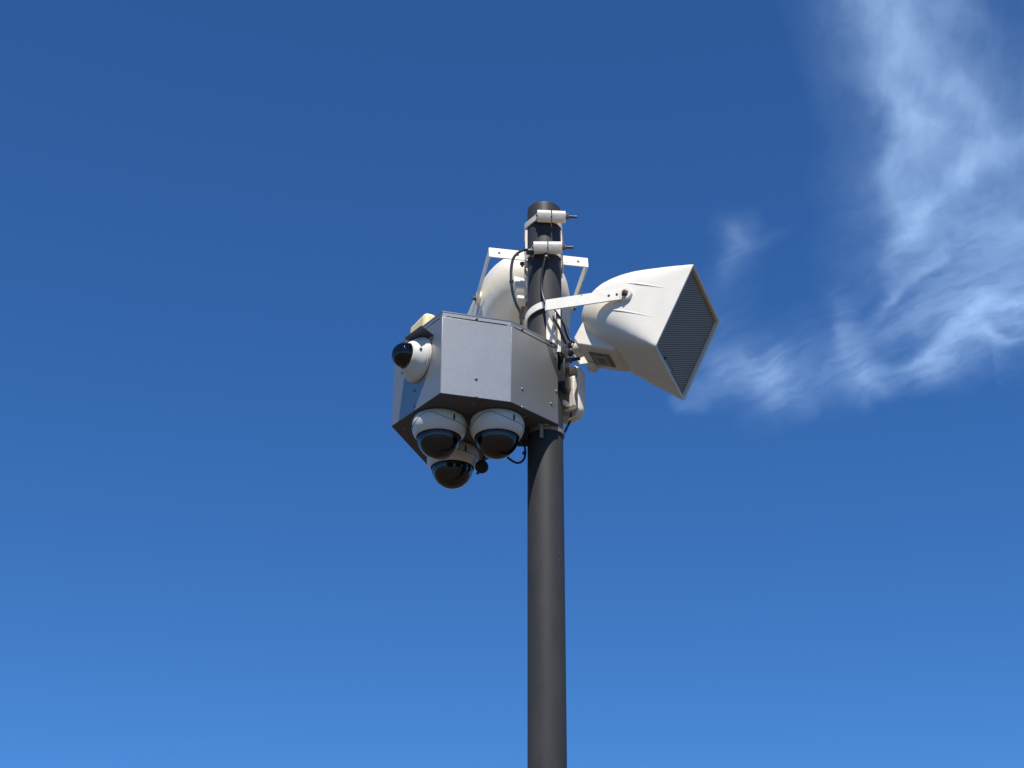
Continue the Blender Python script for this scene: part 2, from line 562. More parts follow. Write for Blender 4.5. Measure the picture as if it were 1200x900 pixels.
    tl = tt.nodes.new('ShaderNodeBsdfTranslucent'); tl.inputs[0].default_value = (0.56, 0.78, 1.0, 1)
    mx = tt.nodes.new('ShaderNodeMixShader')
    tt.links.new(a.outputs['Fac'], mx.inputs[0]); tt.links.new(tr.outputs[0], mx.inputs[1]); tt.links.new(tl.outputs[0], mx.inputs[2])
    tt.links.new(mx.outputs[0], out.inputs[0])
    me.materials.append(m)
    o = bpy.data.objects.new('cirrus_cloud', me)
    COL.objects.link(o)
    o.location = tuple(org)
    tag(o, 'thin wispy white cirrus cloud in the blue sky right of the speaker', 'cloud', kind='stuff')


cloud()

# ------------------------------------------------------------------ pole
PR = 0.051
t = thing('pole', 'dark grey round steel pole that carries the cameras and speakers', 'pole')
MB().lathe([(0.02, PR), (4.190, PR), (4.196, PR - 0.0012), (4.1975, PR - 0.003), (4.1975, PR - 0.006), (4.16, PR - 0.006)], seg=96, cap1=True).build('shaft', M_POLE, t)
MB().prism([(-.14, -.14, 0), (.14, -.14, 0), (.14, .14, 0), (-.14, .14, 0)], (0, 0, .02)).build('base_plate', M_POLE, t, bevel=.003)
for sx in (-1, 1):
    for sy in (-1, 1):
        MB().lathe([(.02, .016), (.034, .016), (.034, .009), (.06, .009)], (sx * .105, sy * .105, 0), seg=6).build('anchor_bolt', M_STEEL, t)

# ------------------------------------------------------------------ equipment box with its cameras
ZB, ZT = 3.44, 3.692
BX = {'A': (-.437, -.038), 'B': (-.290, -.251), 'C': (-.098, -.197), 'D': (.036, -.056), 'E': (-.066, .056), 'G': (-.225, .262), 'F': (-.350, .226)}
ctr = Vector((-.21, -.0, ZB))
box = thing('equipment_box', 'silver grey angular metal box strapped to the pole below the rear speaker', 'camera housing', ctr)


def L(p):
    return Vector(p) - ctr


ordr = ['A', 'B', 'C', 'D', 'E', 'G', 'F']
WT = .0025
for i, k in enumerate(ordr):
    a = Vector((*BX[k], 0)); b = Vector((*BX[ordr[(i + 1) % 7]], 0))
    d = (b - a).normalized(); ln = (b - a).length
    nrm = Vector((d.y, -d.x, 0))
    mb = MB()
    ax = (d, nrm, Z)
    mid = (a + b) / 2 - nrm * WT / 2
    slot0, slot1 = ZT - .0150, ZT - .0118
    g_ = 0.0015
    mb.box(L(mid + Z * ((ZB + slot0) / 2)), (ln - g_, WT, slot0 - ZB), ax)
    mb.box(L(mid + Z * ((ZT + slot1) / 2)), (ln - g_, WT, ZT - slot1), ax)
    for s in (-1, 1):
        mb.box(L(mid + d * (s * (ln / 2 - g_ / 2 - .006)) + Z * ((slot0 + slot1) / 2)), (.012, WT, slot1 - slot0), ax)
    mb.build('side_panel', M_BOX, box, bevel=.0005)
    # liner seen through the slot and the open joints
mb = MB()
inner = []
cx, cy = -.21, .0
for k in ordr:
    x, y = BX[k]
    inner.append(L((cx + (x - cx) * .985, cy + (y - cy) * .985, ZB + .002)))
mb.prism(inner, (0, 0, ZT - ZB - .004)).build('inner_liner', M_DARK, box)
lid = [L((cx + (BX[k][0] - cx) * 1.004, cy + (BX[k][1] - cy) * 1.004, ZT)) for k in ordr]
MB().prism(lid, (0, 0, .003)).build('lid', M_BOX, box)
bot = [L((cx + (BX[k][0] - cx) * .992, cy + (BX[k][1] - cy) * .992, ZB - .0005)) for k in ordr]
MB().prism(bot, (0, 0, -.0015)).build('bottom_plate', M_UNDERSHADE, box)


def face_pt(k1, k2, u, z, out=0.0):
    a = Vector((*BX[k1], 0)); b = Vector((*BX[k2], 0))
    d = (b - a).normalized(); nrm = Vector((d.y, -d.x, 0))
    return a + (b - a) * u + Z * z + nrm * out, nrm


def on_face(px, py, k1, k2):
    a = Vector((*BX[k1], ZB)); b = Vector((*BX[k2], ZB)); d = (b - a).normalized(); nrm = Vector((d.y, -d.x, 0))
    r_ = ray(px, py)
    return CAM + r_ * ((a - CAM).dot(nrm) / r_.dot(nrm)), nrm


screws = [(558, 444, 'B', 'C'), (558, 465, 'B', 'C'), (612, 456, 'C', 'D'), (612, 477.5, 'C', 'D'), (646, 473, 'C', 'D'), (651, 420.5, 'C', 'D'), (652, 458.5, 'C', 'D'),
          (486, 458, 'A', 'B'), (486, 476.5, 'A', 'B')]
for (sx, sy, k1, k2) in screws:
    p, n_ = on_face(sx, sy, k1, k2)
    s_ = MB().lathe([(0, .0042), (.0012, .0042), (.0026, .003), (.003, .0012)], L(p), n_, seg=14).build('screw', M_SCREW, box)
    q = L(p) + n_ * .0032
for (sx, sy, k1, k2) in [(558.5, 374, 'B', 'C'), (612, 386.5, 'C', 'D'), (645.5, 402, 'C', 'D'), (490, 387, 'A', 'B')]:
    p, n_ = on_face(sx, sy, k1, k2)
    MB().lathe([(0, .0034), (.002, .0034), (.0028, .002)], L(p), n_, seg=12).build('screw', M_RUBBER, box)
for (x, y) in ((-.36, .06), (-.20, -.19), (-.40, -.03), (-.06, -.11)):
    MB().lathe([(0, .004), (-.002, .0038), (-.003, .002)], L((x, y, ZB - .002)), Z, seg=12).build('screw', M_STEEL, box)

MB().box(L((-.066, -.012, ZB - .020)), (.034, .060, .034)).build('pole_saddle', M_DARK, box, bevel=.003)

# visor over the small side camera
p1, nAB = on_face(508.7, 393, 'A', 'B')
a_ = Vector((*BX['A'], 0)); b_ = Vector((*BX['B'], 0)); toA = (a_ - b_).normalized()
o1 = p1 + nAB * .001
vd = nAB * .042 + Z * .016
vt = Vector((0, 0, .0022))
MB().prism([L(o1), L(o1 + vd), L(o1 + vd + toA * .088), L(o1 + toA * .088)], vt).build('visor', M_VISOR, box)

# strap of the box round the pole, just under it
strapz = 3.432
t2 = thing('pole_band', 'cream metal band clamped round the pole under the grey box', 'clamp', (0, 0, strapz))
MB().lathe([(-.006, PR + .0008), (-.006, PR + .004), (.006, PR + .004), (.006, PR + .0008), (-.006, PR + .0008)], seg=64, cap0=False, cap1=False).build('strap', M_BAND, t2)
MB().box((-.012, -.060, -.014), (.010, .008, .044)).build('buckle', M_BAND, t2, bevel=.001)
MB().lathe([(0, .0035), (.03, .0035)], (-.022, -.060, .006), X, seg=10).build('bolt', M_STEEL, t2)


# ------------------------------------------------------------------ hanging dome cameras
def surf_r(prof, d):
    for i in range(len(prof) - 1):
        if prof[i][0] <= d <= prof[i + 1][0]:
            k = (d - prof[i][0]) / max(prof[i + 1][0] - prof[i][0], 1e-9)
            return prof[i][1] * (1 - k) + prof[i + 1][1] * k
    return prof[-1][1]


HP_ = [(0, .0690), (.003, .0725), (.008, .0750), (.014, .0766), (.020, .0773), (.027, .0771), (.033, .0760), (.039, .0742), (.044, .0720), (.0485, .0694), (.0520, .0668), (.0540, .0648), (.0550, .0628)]
HP = [(d_ * 1.07, r_) for d_, r_ in HP_]


def dome_camera(x, y, label, spin=0.0):
    c = Vector((x, y, ZB - .0022))
    t = thing('dome_camera', label, 'security camera', c, group='dome cameras hanging under the grey box')
    prof = [(-d, r) for d, r in HP] + [(-.0567, .0600), (-.050, .0590)]
    MB().lathe(prof, seg=72, cap1=False).build('housing', M_DOMEH, t, angle=50)
    # rubber seal between housing and clear dome
    MB().lathe([(-.0585, .0628), (-.0600, .0626), (-.0602, .0608), (-.0583, .0598)], seg=64, cap0=False, cap1=False).build('dome_seal', M_DARK, t)
    cs = Vector((0, 0, -.0595))
    MB().sphere(cs, .0602, a0=-90, a1=2, seg=56, rings=20).build('clear_dome', M_CLEAR, t)
    # black inner eyeball cover with the lens window
    MB().sphere(cs + Vector((0, 0, -.001)), 0.0525, a0=-90, a1=12, seg=48, rings=22).build('inner_mask', M_BLACK, t)
    ln = Vector((math.sin(R(20 + spin)) * .55, -math.cos(R(20 + spin)) * .62, -.62)).normalized()
    MB().lathe([(.0480, .0165), (.0532, .0160), (.0538, .0130), (.0525, .0120)], cs, ln, seg=32).build('lens_ring', M_BLACK, t)
    MB().sphere(cs + ln * .0400, .0125, axis=ln, a0=20, a1=90, seg=28, rings=8).build('lens', M_BLACK, t)
    # parting line of the cover
    pts = []
    for k in range(0, 73):
        th = -180 + k * 5 + spin
        a = th - spin
        pk = math.exp(-((a + 22) / 30.0) ** 2)
        d = .0340 - .0225 * pk + .006 * math.exp(-((a + 95) / 30.0) ** 2)
        r = surf_r(HP, d) + .0001
        pts.append((math.sin(R(th)) * r, -math.cos(R(th)) * r, -d))
    MB().tube(pts, .0008, seg=5, smooth=0).build('cover_seam', M_DARK, t)
    for a in (35, -78, 155):
        th = a + spin
        d0, d1 = .013, .035
        P_ = []
        for q in range(5):
            d = d0 + (d1 - d0) * q / 4
            r = surf_r(HP, d) - .0008
            P_.append((math.sin(R(th)) * r, -math.cos(R(th)) * r, -d))
        MB().tube(P_, lambda s: .0012 + .0022 * math.sin(math.pi * min(max(s, 0.02), .98)), seg=8, smooth=0).build('screw_recess', M_DARK, t)
    return t


dome_camera(-.299, -.092, 'ivory dome camera under the box, at the front nearest its left corner')
dome_camera(-.137, -.094, 'ivory dome camera under the box, at the front nearest the pole', 3)
dome_camera(-.268, .118, 'lowest ivory dome camera, at the back under the box behind two others', -4)


# ------------------------------------------------------------------ small dome camera on the left face
pc, nAB = on_face(491.5, 422, 'A', 'B')
t = thing('mini_dome_camera', 'small white wall dome camera with smoked bubble on the left face of the box', 'security camera', pc + nAB * .0005)
prof = [(0, .0655), (.001, .0670), (.009, .0670), (.0105, .0650), (.0115, .0655), (.0145, .0645), (.019, .0600), (.040, .0425), (.0425, .0400), (.0435, .0375), (.041, .0360)]
MB().lathe(prof, (0, 0, 0), nAB, seg=72, cap1=False).build('housing', M_DOMEH if False else M_HORN, t, angle=40)
MB().sphere(nAB * .0480, .0365, axis=nAB, a0=0, a1=90, seg=48, rings=18).build('smoked_dome', M_SMOKE, t)
MB().sphere(nAB * .0460, .0300, axis=nAB, a0=0, a1=90, seg=32, rings=12).build('inner_mask', M_BLACK, t)
uA = nAB.cross(Z).normalized()
for ang in (4, 100, 214):
    dr = -uA * math.cos(R(ang)) + Z * math.sin(R(ang))
    p = dr * .0530 + nAB * .0265
    MB().lathe([(0, .0038), (.0030, .0038), (.0036, .0022)], p, (dr * .6 + nAB * .8), seg=12).build('screw', M_RUST, t)

# ------------------------------------------------------------------ yellowed radio unit on top of the box
pr = at_y(496, 383, -.03)
dx_ = Vector((math.cos(R(-62)), math.sin(R(-62)), 0)); dn_ = Vector((dx_.y, -dx_.x, 0))
t = thing('access_point', 'yellowed white plastic radio unit standing on top left corner of the box', 'radio unit', Vector((-.356, -.060, ZT + .003)), Matrix((dx_, -dn_, Z)).transposed())
MB().box((0, 0, .038), (.110, .040, .076)).build('cover', M_YELLOW, t, bevel=.014, bseg=4)
MB().box((0, 0, .003), (.085, .030, .006)).build('foot', M_GREY, t)


# ------------------------------------------------------------------ horn speakers
def sup(a, hy, hz, n):
    c, s = math.cos(a), math.sin(a)
    return (math.copysign(abs(c) ** (2 / n), c) * hy, math.copysign(abs(s) ** (2 / n), s) * hz)


def interp(tab, x):
    for i in range(len(tab) - 1):
        x0, x1 = tab[i][0], tab[i + 1][0]
        if x1 <= x <= x0:
            k = (x0 - x) / (x0 - x1)
            return [tab[i][j] * (1 - k) + tab[i + 1][j] * k for j in range(1, len(tab[i]))]
    return list(tab[-1][1:])


#        x     half-w  half-h  exponent  z-centre
PROF = [(0, .1570, .1425, 34, 0), (-.004, .1572, .1427, 30, 0), (-.03, .1562, .1405, 14, 0), (-.07, .1540, .1375, 8, 0), (-.11, .1515, .1345, 5.2, .000),
        (-.15, .1480, .1305, 3.9, .000), (-.19, .1420, .1250, 3.2, -.001), (-.225, .1330, .1165, 2.8, -.003), (-.255, .1210, .1060, 2.55, -.005),
        (-.280, .1060, .0930, 2.4, -.006), (-.300, .0880, .0770, 2.3, -.007), (-.315, .0670, .0580, 2.4, -.008), (-.325, .0440, .0380, 2.3, -.008), (-.3295, .0220, .0190, 2.2, -.008), (-.331, .0010, .0010, 2.1, -.008)]
PROF = [(a, b * .989, c * .989, d, e) for a, b, c, d, e in PROF]
_T = np.array(PROF)[::-1]
# round the profile off: parametrise by arc length and smooth it, so no facet shows in the shell
_s = np.concatenate([[0], np.cumsum(np.hypot(np.diff(_T[:, 0]), np.diff(_T[:, 1])))])
_q = np.linspace(0, _s[-1], 400)
_D = np.stack([np.interp(_q, _s, _T[:, i]) for i in range(5)], 1)
_k = np.exp(-np.linspace(-2.2, 2.2, 41) ** 2); _k /= _k.sum()
_P = np.concatenate([2 * _D[:1] - _D[20:0:-1], _D, 2 * _D[-1:] - _D[-2:-22:-1]])
_D2 = np.stack([np.convolve(_P[:, i], _k, 'valid') for i in range(5)], 1)
_D2[0] = _D[0]; _D2[-1] = _D[-1]
_D2[:, 3] = np.maximum(_D2[:, 3], 2.0)
_w = np.clip((-_D2[:, :1] - .0) / .03, 0, 1)
_D2[:, 3:4] = _D2[:, 3:4] * _w + _D[:, 3:4] * (1 - _w)
PROF = [tuple(r_) for r_ in _D2[::-1]]


def horn_speaker(label, loc, m3, rear=False, arm_len=.235, arm_rise=.0):
    t = thing('horn_speaker', label, 'loudspeaker', loc, m3)
    SEG = 128
    xs = [0.0, -.004] + [-.331 * (1 - math.cos(math.pi / 2 * (k / 44.0))) * 1.0 - .004 * 0 for k in range(1, 45)]
    xs = sorted(set([round(-abs(v), 5) for v in xs] + [round(-.03 - .0075 * k, 5) for k in range(45)] + [-.318, -.327, -.3295]), reverse=True)
    xs = [v for v in xs if v >= -.331]
    if xs[-1] != -.331:
        xs.append(-.331)
    vs_, fs = [], []
    HY, HZ = PROF[0][1], PROF[0][2]
    # front: inner wall, lip, then the shell
    rings = []
    for (x, oy) in ((-.016, -.0098), (-.0012, -.0085), (0, -.0072)):
        rings.append((x, HY + oy, HZ + oy, 34, 0))
    for x in xs:
        hy, hz, n, zc = interp(PROF, x)
        rings.append((x, hy, hz, n, zc))
    for (x, hy, hz, n, zc) in rings:
        for k in range(SEG):
            a = 2 * math.pi * (k + .5) / SEG
            y, z = sup(a, hy, hz, n)
            vs_.append((x, y, z + zc))
    for i in range(len(rings) - 1):
        for k in range(SEG):
            k2 = (k + 1) % SEG
            fs.append((i * SEG + k, i * SEG + k2, (i + 1) * SEG + k2, (i + 1) * SEG + k))
    b = (len(rings) - 1) * SEG
    fs.append([b + k for k in range(SEG)])
    MB().add(vs_, fs).build('horn_shell', M_HORN, t, angle=42)
    # perforated grille, set back in the mouth
    MB().box((-.011, 0, 0), (.002, 2 * (HY - .0096), 2 * (HZ - .0096))).build('grille', M_GRILLE, t)
    # maker's badge plate near the lower corner
    bt = MB()
    for (cy_, cz_, sy_, sz_) in ((0, .0062, .076, .0026), (0, -.0062, .076, .0026), (-.0367, 0, .0026, .0098), (.0367, 0, .0026, .0098)):
        bt.box((-.0085, -.019 + cy_, -.1220 + cz_), (.003, sy_, sz_))
    bt.build('badge_rim', M_RUBBER, t)
    MB().box((-.0087, -.019, -.1220), (.0018, .0708, .0098)).build('badge', M_SILVER, t)
    # moulding ribs on the two sides, top and bottom: long thin wedges
    for s in (-1, 1):
        for z0, z1, xa, xb in ((.043, .047, -.175, -.045), (-.050, -.050, -.205, -.050)):
            hya = interp(PROF, xa)[0]; hyb = interp(PROF, xb)[0]
            zz = z0 * .98
            pts_ = []
            n_ = 8
            vs2, fs2 = [], []
            for q in range(n_ + 1):
                k = q / n_
                x = xa + (xb - xa) * k
                hy, hz, ex, zc = interp(PROF, x)
                z = z0 + (z1 - z0) * k
                ysurf = hy * (1 - abs((z - zc) / hz) ** ex) ** (1 / ex)
                h = .0024 * math.sin(math.pi * min(.5, .5 * (.06 + k * 3.0))) * (1 - max(0, k - .25) / .75 * .9)
                vs2 += [(x, s * (ysurf - .002), z + .010), (x, s * (ysurf + h), z + .0005), (x, s * (ysurf + h * .9), z - .0008), (x, s * (ysurf - .002), z - .0012)]
            for q in range(n_):
                for e in range(4):
                    e2 = (e + 1) % 4
                    fs2.append((q * 4 + e, q * 4 + e2, (q + 1) * 4 + e2, (q + 1) * 4 + e))
            fs2.append((0, 1, 2, 3)); fs2.append(tuple(n_ * 4 + e for e in (3, 2, 1, 0)))
            MB().add(vs2, fs2).build('moulding_rib', M_HORN, t)
        for y0, xa, xb in ((-.055, -.20, -.03), (.055, -.20, -.03)):
            vs2, fs2 = [], []
            n_ = 8
            for q in range(n_ + 1):
                k = q / n_
                x = xa + (xb - xa) * k
                hy, hz, ex, zc = interp(PROF, x)
                zs = hz * (1 - abs(y0 / hy) ** ex) ** (1 / ex)
                h = .0020 * (1 - k * .8)
                vs2 += [(x, y0 - .004, s * (zs - .002) + zc), (x, y0 - .0005, s * (zs + h) + zc), (x, y0 + .0008, s * (zs + h) + zc), (x, y0 + .0012, s * (zs - .002) + zc)]
            for q in range(n_):
                for e in range(4):
                    e2 = (e + 1) % 4
                    fs2.append((q * 4 + e, q * 4 + e2, (q + 1) * 4 + e2, (q + 1) * 4 + e))
            fs2.append((0, 1, 2, 3)); fs2.append(tuple(n_ * 4 + e for e in (3, 2, 1, 0)))
            MB().add(vs2, fs2).build('moulding_rib', M_HORN, t)
    # transformer housing under the back of the horn
    hs = MB()
    W = .066
    sec = [(-.145, -.108), (-.165, -.136), (-.280, -.146), (-.300, -.128), (-.296, -.060), (-.268, -.028), (-.150, -.040)]
    hs.prism([(x, -W, z) for x, z in sec], (0, 2 * W, 0)).build('transformer_housing', M_HORN, t, bevel=.006, bseg=3)
    # terminal cover with its data plate on the underside
    dsl = Vector((-.14, 0, -.012)).normalized()
    up_ = Vector((dsl.z, 0, -dsl.x)) * -1
    cpos = Vector((-.220, .002, -.1417))
    MB().box(cpos, (.066, .070, .005), (dsl, Y, up_)).build('terminal_cover', M_TERM, t, bevel=.002)
    MB().box(cpos + Vector((0, 0, -.0036)), (.046, .050, .0016), (dsl, Y, up_)).build('data_plate', M_SILVER, t)
    MB().box(cpos + Vector((.001, 0, -.0046)), (.026, .030, .0006), (dsl, Y, up_)).build('data_print', M_GREY, t)
    # rounded knob (cable entry) and small cleat at the back
    MB().lathe([(0, .026), (.012, .026), (.020, .022), (.024, .012)], (-.306, .010, -.118), (-.75, 0, -.66), seg=28).build('cable_entry', M_HORN, t, angle=30)
    MB().box((-.262, .044, -.154), (.030, .030, .020)).build('cleat', M_HORN, t, bevel=.004)
    MB().box((-.326, -.030, .010), (.016, .020, .030)).build('rear_lug', M_HORN, t, bevel=.003)
    # drain screw on the underside
    MB().lathe([(0, .0062), (.002, .0062), (.002, .0030)], (-.195, .030, -.1212), (0, 0, -1), seg=14).build('drain_plug', M_RUBBER, t)
    # U bracket: two arms from the pivots back to the base bar
    piv = Vector((-.158, 0, .002))
    end = Vector((piv.x - math.cos(arm_rise) * arm_len, 0, piv.z - math.sin(arm_rise) * arm_len))
    da = (end - piv).normalized(); dz = Vector((-da.z, 0, da.x))
    if dz.z < 0: dz = -dz
    br = MB()
    AH = .0185
    for s in (-1, 1):
        yo = s * .1560
        poly = []
        for k in range(13):
            a = -math.pi / 2 + math.pi * k / 12
            poly.append(piv + (-da) * math.cos(a) * AH + dz * math.sin(a) * AH + Y * yo)
        poly.append(end + dz * AH + Y * yo)
        poly.append(end - dz * AH + Y * yo)
        br.prism(poly, (0, -.004 * s, 0))
    # base bar joining the arm ends
    br.box(end + da * .002, (.004, .312, 2 * AH), (da, Y, dz))
    bo = br.build('bracket', M_BRKT, t, bevel=.0008)
    for s in (-1, 1):
        for k in (.026, .052):
            MB().lathe([(0, .0038), (.0006, .0038)], piv + da * k * .92 + Y * (s * .1562), Y * s, seg=12).build('bracket_hole', M_DARK, bo)
        MB().lathe([(-.012, .010), (0, .010), (.001, .0105), (.003, .0105), (.003, .0075), (.009, .0075), (.009, .0035), (.013, .0035)], piv + Y * (s * .1562), Y * s, seg=6).build('pivot_bolt', M_RUST, t, angle=20)
        MB().lathe([(0, .024), (.020, .018)], piv + Y * (s * .137), Y * s, seg=28).build('pivot_boss', M_HORN, t)
        for k in (.032, .090):
            MB().lathe([(0, .0042), (.0006, .0042)], end + da * .0042 + Y * (s * (.156 - k)), da, seg=12).build('bracket_hole', M_RUST, bo)
    return t, end, da, dz


def rotm(az, el, roll):
    return (Matrix.Rotation(R(az), 3, 'Z') @ Matrix.Rotation(R(el), 3, 'Y') @ Matrix.Rotation(R(roll), 3, 'X'))


m_right = rotm(-22.5, 24.5, -4.9)
H1 = Vector((.4086, -.130, 3.6932))
t, e1, da1, dz1 = horn_speaker('white horn speaker with dark grille pointing right and down from the pole', H1, m_right, arm_len=.235, arm_rise=R(22.5))
REAR_TILT = 28
m_rear = rotm(101, REAR_TILT, 0)
H2 = Vector((-.016, .059, 4.06)) + Vector((math.cos(R(101)), math.sin(R(101)), -.176)) * .2167 - m_rear @ Vector((-.158, 0, .002))
t, e2, da2, dz2 = horn_speaker('white horn speaker behind the pole seen from its back above the grey box', H2, m_rear, rear=True, arm_len=.22, arm_rise=R(-10 + REAR_TILT) * -1 * -1)
print('rear bar centre', H2 + m_rear @ e2, 'right bar centre', H1 + m_right @ e1)


# ------------------------------------------------------------------ clamps holding the rear speaker
def clamp(zc, x0, tilt, label):
    t = thing('pole_clamp', label, 'clamp', (0, 0, zc), group='cream two-block clamps at the pole top')
    yb = -.066
    for s, xa in ((0, x0), (1, x0 + .0445)):
        # half-round channel block
        sec = [(0, .010, -.0180), (0, -.007, -.0180), (0, -.0145, -.0040), (0, -.0150, .0030), (0, -.0050, .0175), (0, .010, .0175)]
        zo = -tilt * (xa + .02)
        MB().prism([(xa, yb + y, z + zo) for _, y, z in sec], (.0415, 0, -tilt * .0415)).build('clamp_block', M_CLAMP, t, bevel=.0015)
    xe = x0 + .086
    MB().tube([(x0 - .004, yb, -tilt * x0), (xe + .034, yb, -tilt * (xe + .034))], .0044, seg=12, smooth=0).build('bolt', M_OLDBOLT, t)
    MB().lathe([(0, .0092), (.008, .0092)], (xe + .0015, yb, -tilt * xe), X, seg=6).build('nut', M_RUST, t, angle=20)
    for s in (-1, 1):
        a0 = math.degrees(math.atan2(yb + .008, (x0 + .003) if s < 0 else (xe - .003)))
        ring = [Vector(((x0 + .002) if s < 0 else xe - .004, yb + .006, 0))]
        rr = PR + .0018
        if s < 0:
            ring.append(Vector((-.0570, -.008, 0)))
            angs = []
        else:
            angs = [-58 + 7 * k for k in range(9)]
        ring += [Vector((math.cos(R(q)) * rr, math.sin(R(q)) * rr, 0)) for q in angs]
        ring.append(Vector((s * .0575, .056, 0)))
        vs2, fs2 = [], []
        for i, p in enumerate(ring):
            d = (ring[min(i + 1, len(ring) - 1)] - ring[max(i - 1, 0)]).normalized()
            n_ = Vector((d.y, -d.x, 0)) * (1 if s > 0 else -1)
            for (o_, zz) in ((0, -.0095), (.003, -.0095), (.003, .0095), (0, .0095)):
                vs2.append(p + n_ * o_ + Z * (zz - tilt * p.x - max(0, p.y + .066) * .06))
        for i in range(len(ring) - 1):
            for e in range(4):
                e_ = (e + 1) % 4
                fs2.append((i * 4 + e, i * 4 + e_, (i + 1) * 4 + e_, (i + 1) * 4 + e))
        fs2.append((0, 1, 2, 3)); fs2.append(tuple(len(vs2) - 1 - e for e in range(4)))
        MB().add(vs2, fs2).build('strap', M_CLAMP, t)
    return t


clamp(4.134, -.022, .05, 'topmost cream two-block clamp round the pole with its bolt out to the right')
clamp(4.021, -.034, .0, 'second cream two-block clamp below the topmost, round the pole')
t = thing('mounting_plate', 'thin cream plate behind the pole top between the clamps and rear speaker bracket', 'bracket plate', (0, .0585, 4.075))
MB().box((0, 0, 0), (.116, .005, .170)).build('plate', M_BRKT, t, bevel=.001)
MB().lathe([(0, .008), (.007, .008), (.007, .004), (.014, .004)], (-.066, .010, -.026), -Z, seg=6).build('bolt', M_RUST, t, angle=20)

# ------------------------------------------------------------------ clamp of the right speaker
barc = H1 + m_right @ e1
hx = (m_right @ X); hx.z = 0; hx.normalize(); hy = Vector((-hx.y, hx.x, 0))
pc2 = barc
t = thing('speaker_clamp', 'cream band and plate holding the right speaker bracket to the pole', 'clamp', (0, 0, barc.z))
zr = barc.z - 3.80
MB().box(Vector((PR + .004, 0, -.01)).x * hx + Vector((0, 0, -.030)), (.004, .118, .110), (hx, hy, Z)).build('plate', M_STEEL, t, bevel=.001)
# band: from the plate's near edge round the front of the pole to its back
pts = []
for k in range(25):
    a = R(-58 - 5.6 * k)
    rr = PR + .005
    pts.append((math.cos(a) * rr, math.sin(a) * rr))
mb = MB()
vs_, fs = [], []
zt = .066
for i, (x, y) in enumerate(pts):
    k = i / 24
    z = zt - .040 * max(0, k) ** 1.3
    nrm_ = Vector((x, y, 0)).normalized()
    for (o_, zz) in ((0, -.011), (.003, -.011), (.003, .011), (0, .011)):
        vs_.append(Vector((x, y, z + zz)) + nrm_ * o_)
for i in range(24):
    for e in range(4):
        e_ = (e + 1) % 4
        fs.append((i * 4 + e, i * 4 + e_, (i + 1) * 4 + e_, (i + 1) * 4 + e))
fs.append((0, 1, 2, 3)); fs.append((99, 98, 97, 96))
mb.add(vs_, fs).build('band', M_BRKT, t)
MB().box(hx * (PR + .006) + hy * .004 + Z * -.150, (.022, .040, .110), (hx, hy, Z)).build('rubber_pad', M_RUBBER, t, bevel=.003)
for dz_ in (-.035, -.062, -.085):
    q = hx * (PR + .008) + hy * .045 + Z * dz_
    MB().lathe([(0, .0095), (.010, .0095), (.010, .0055), (.034, .0055)], q, hx, seg=6).build('bolt', M_RUBBER, t, angle=20)

# bright vertical channel standing in front of the pole above the box
t = thing('mounting_channel', 'bright cream upright channel on the pole front between box and right speaker arm', 'bracket', (0.022, -.058, 3.70))
MB().box((0, 0, .045), (.038, .004, .15)).build('web', M_BRKT, t, bevel=.0006)
MB().box((.021, .012, .045), (.004, .028, .15)).build('flange', M_BRKT, t, bevel=.0006)

# ------------------------------------------------------------------ antenna right of the pole
pa = at_y(665, 462, .02)
t = thing('radio_antenna', 'small cream curved radio antenna fixed to the pole right of the box', 'antenna', pa)
# dished cover, its open side towards the pole
dA = Vector((math.cos(R(38)), math.sin(R(38)), 0)); dB = Vector((-dA.y, dA.x, 0))


def rrect(hw, hh, r, off):
    out = []
    for (sx, sy, a0) in ((1, 1, 0), (-1, 1, 90), (-1, -1, 180), (1, -1, 270)):
        for q in range(7):
            a = R(a0 + 15 * q)
            out.append(dA * off + dB * (sx * (hw - r) + math.cos(a) * r) + Z * (sy * (hh - r) + math.sin(a) * r))
    return out


loops = [rrect(.046, .082, .024, .000), rrect(.047, .083, .025, .002), rrect(.047, .083, .026, .018), rrect(.044, .080, .028, .030), rrect(.034, .070, .026, .037),
         rrect(.033, .069, .026, .0345), rrect(.0425, .0785, .027, .0275), rrect(.0450, .0810, .025, .017), rrect(.0450, .0810, .024, .001)]
vs_, fs = [], []
for lp in loops:
    vs_ += lp
nL = 28
for i in range(len(loops) - 1):
    for k in range(nL):
        k2 = (k + 1) % nL
        fs.append((i * nL + k, i * nL + k2, (i + 1) * nL + k2, (i + 1) * nL + k))
for k in range(nL):
    k2 = (k + 1) % nL
    fs.append((8 * nL + k, 8 * nL + k2, k2, k))
fs.append([4 * nL + k for k in range(nL)])
fs.append([5 * nL + k for k in range(nL)][::-1])
MB().add(vs_, fs).build('cover', M_BRKT, t, angle=50)
MB().box(dA * .012 + Z * .004, (.020, .050, .100), (dA, dB, Z)).build('aerial_block', M_CLAMP, t, bevel=.004)
MB().box(dA * -.006 + Z * .030, (.022, .030, .040), (dA, dB, Z)).build('swivel', M_GREY, t, bevel=.004)
for z in (-.035, .020):
    q0 = -dA * .002 + Z * z; q1 = Vector((PR * .8, 0.0, 0)) - Vector((pa.x, pa.y, 0)) + Z * (z - .003)
    MB().tube([q0, (q0 + q1) / 2 + Vector((0, -.012, 0)), q1], .007, seg=8, smooth=5).build('arm', M_CLAMP, t)

# ------------------------------------------------------------------ cables
def cable(name, pts, r, label, cat='cable', m=M_RUBBER):
    c = pts[0]
    o = MB().tube(pts, r, seg=10).build(name, m, None, loc=c)
    return tag(o, label, cat)


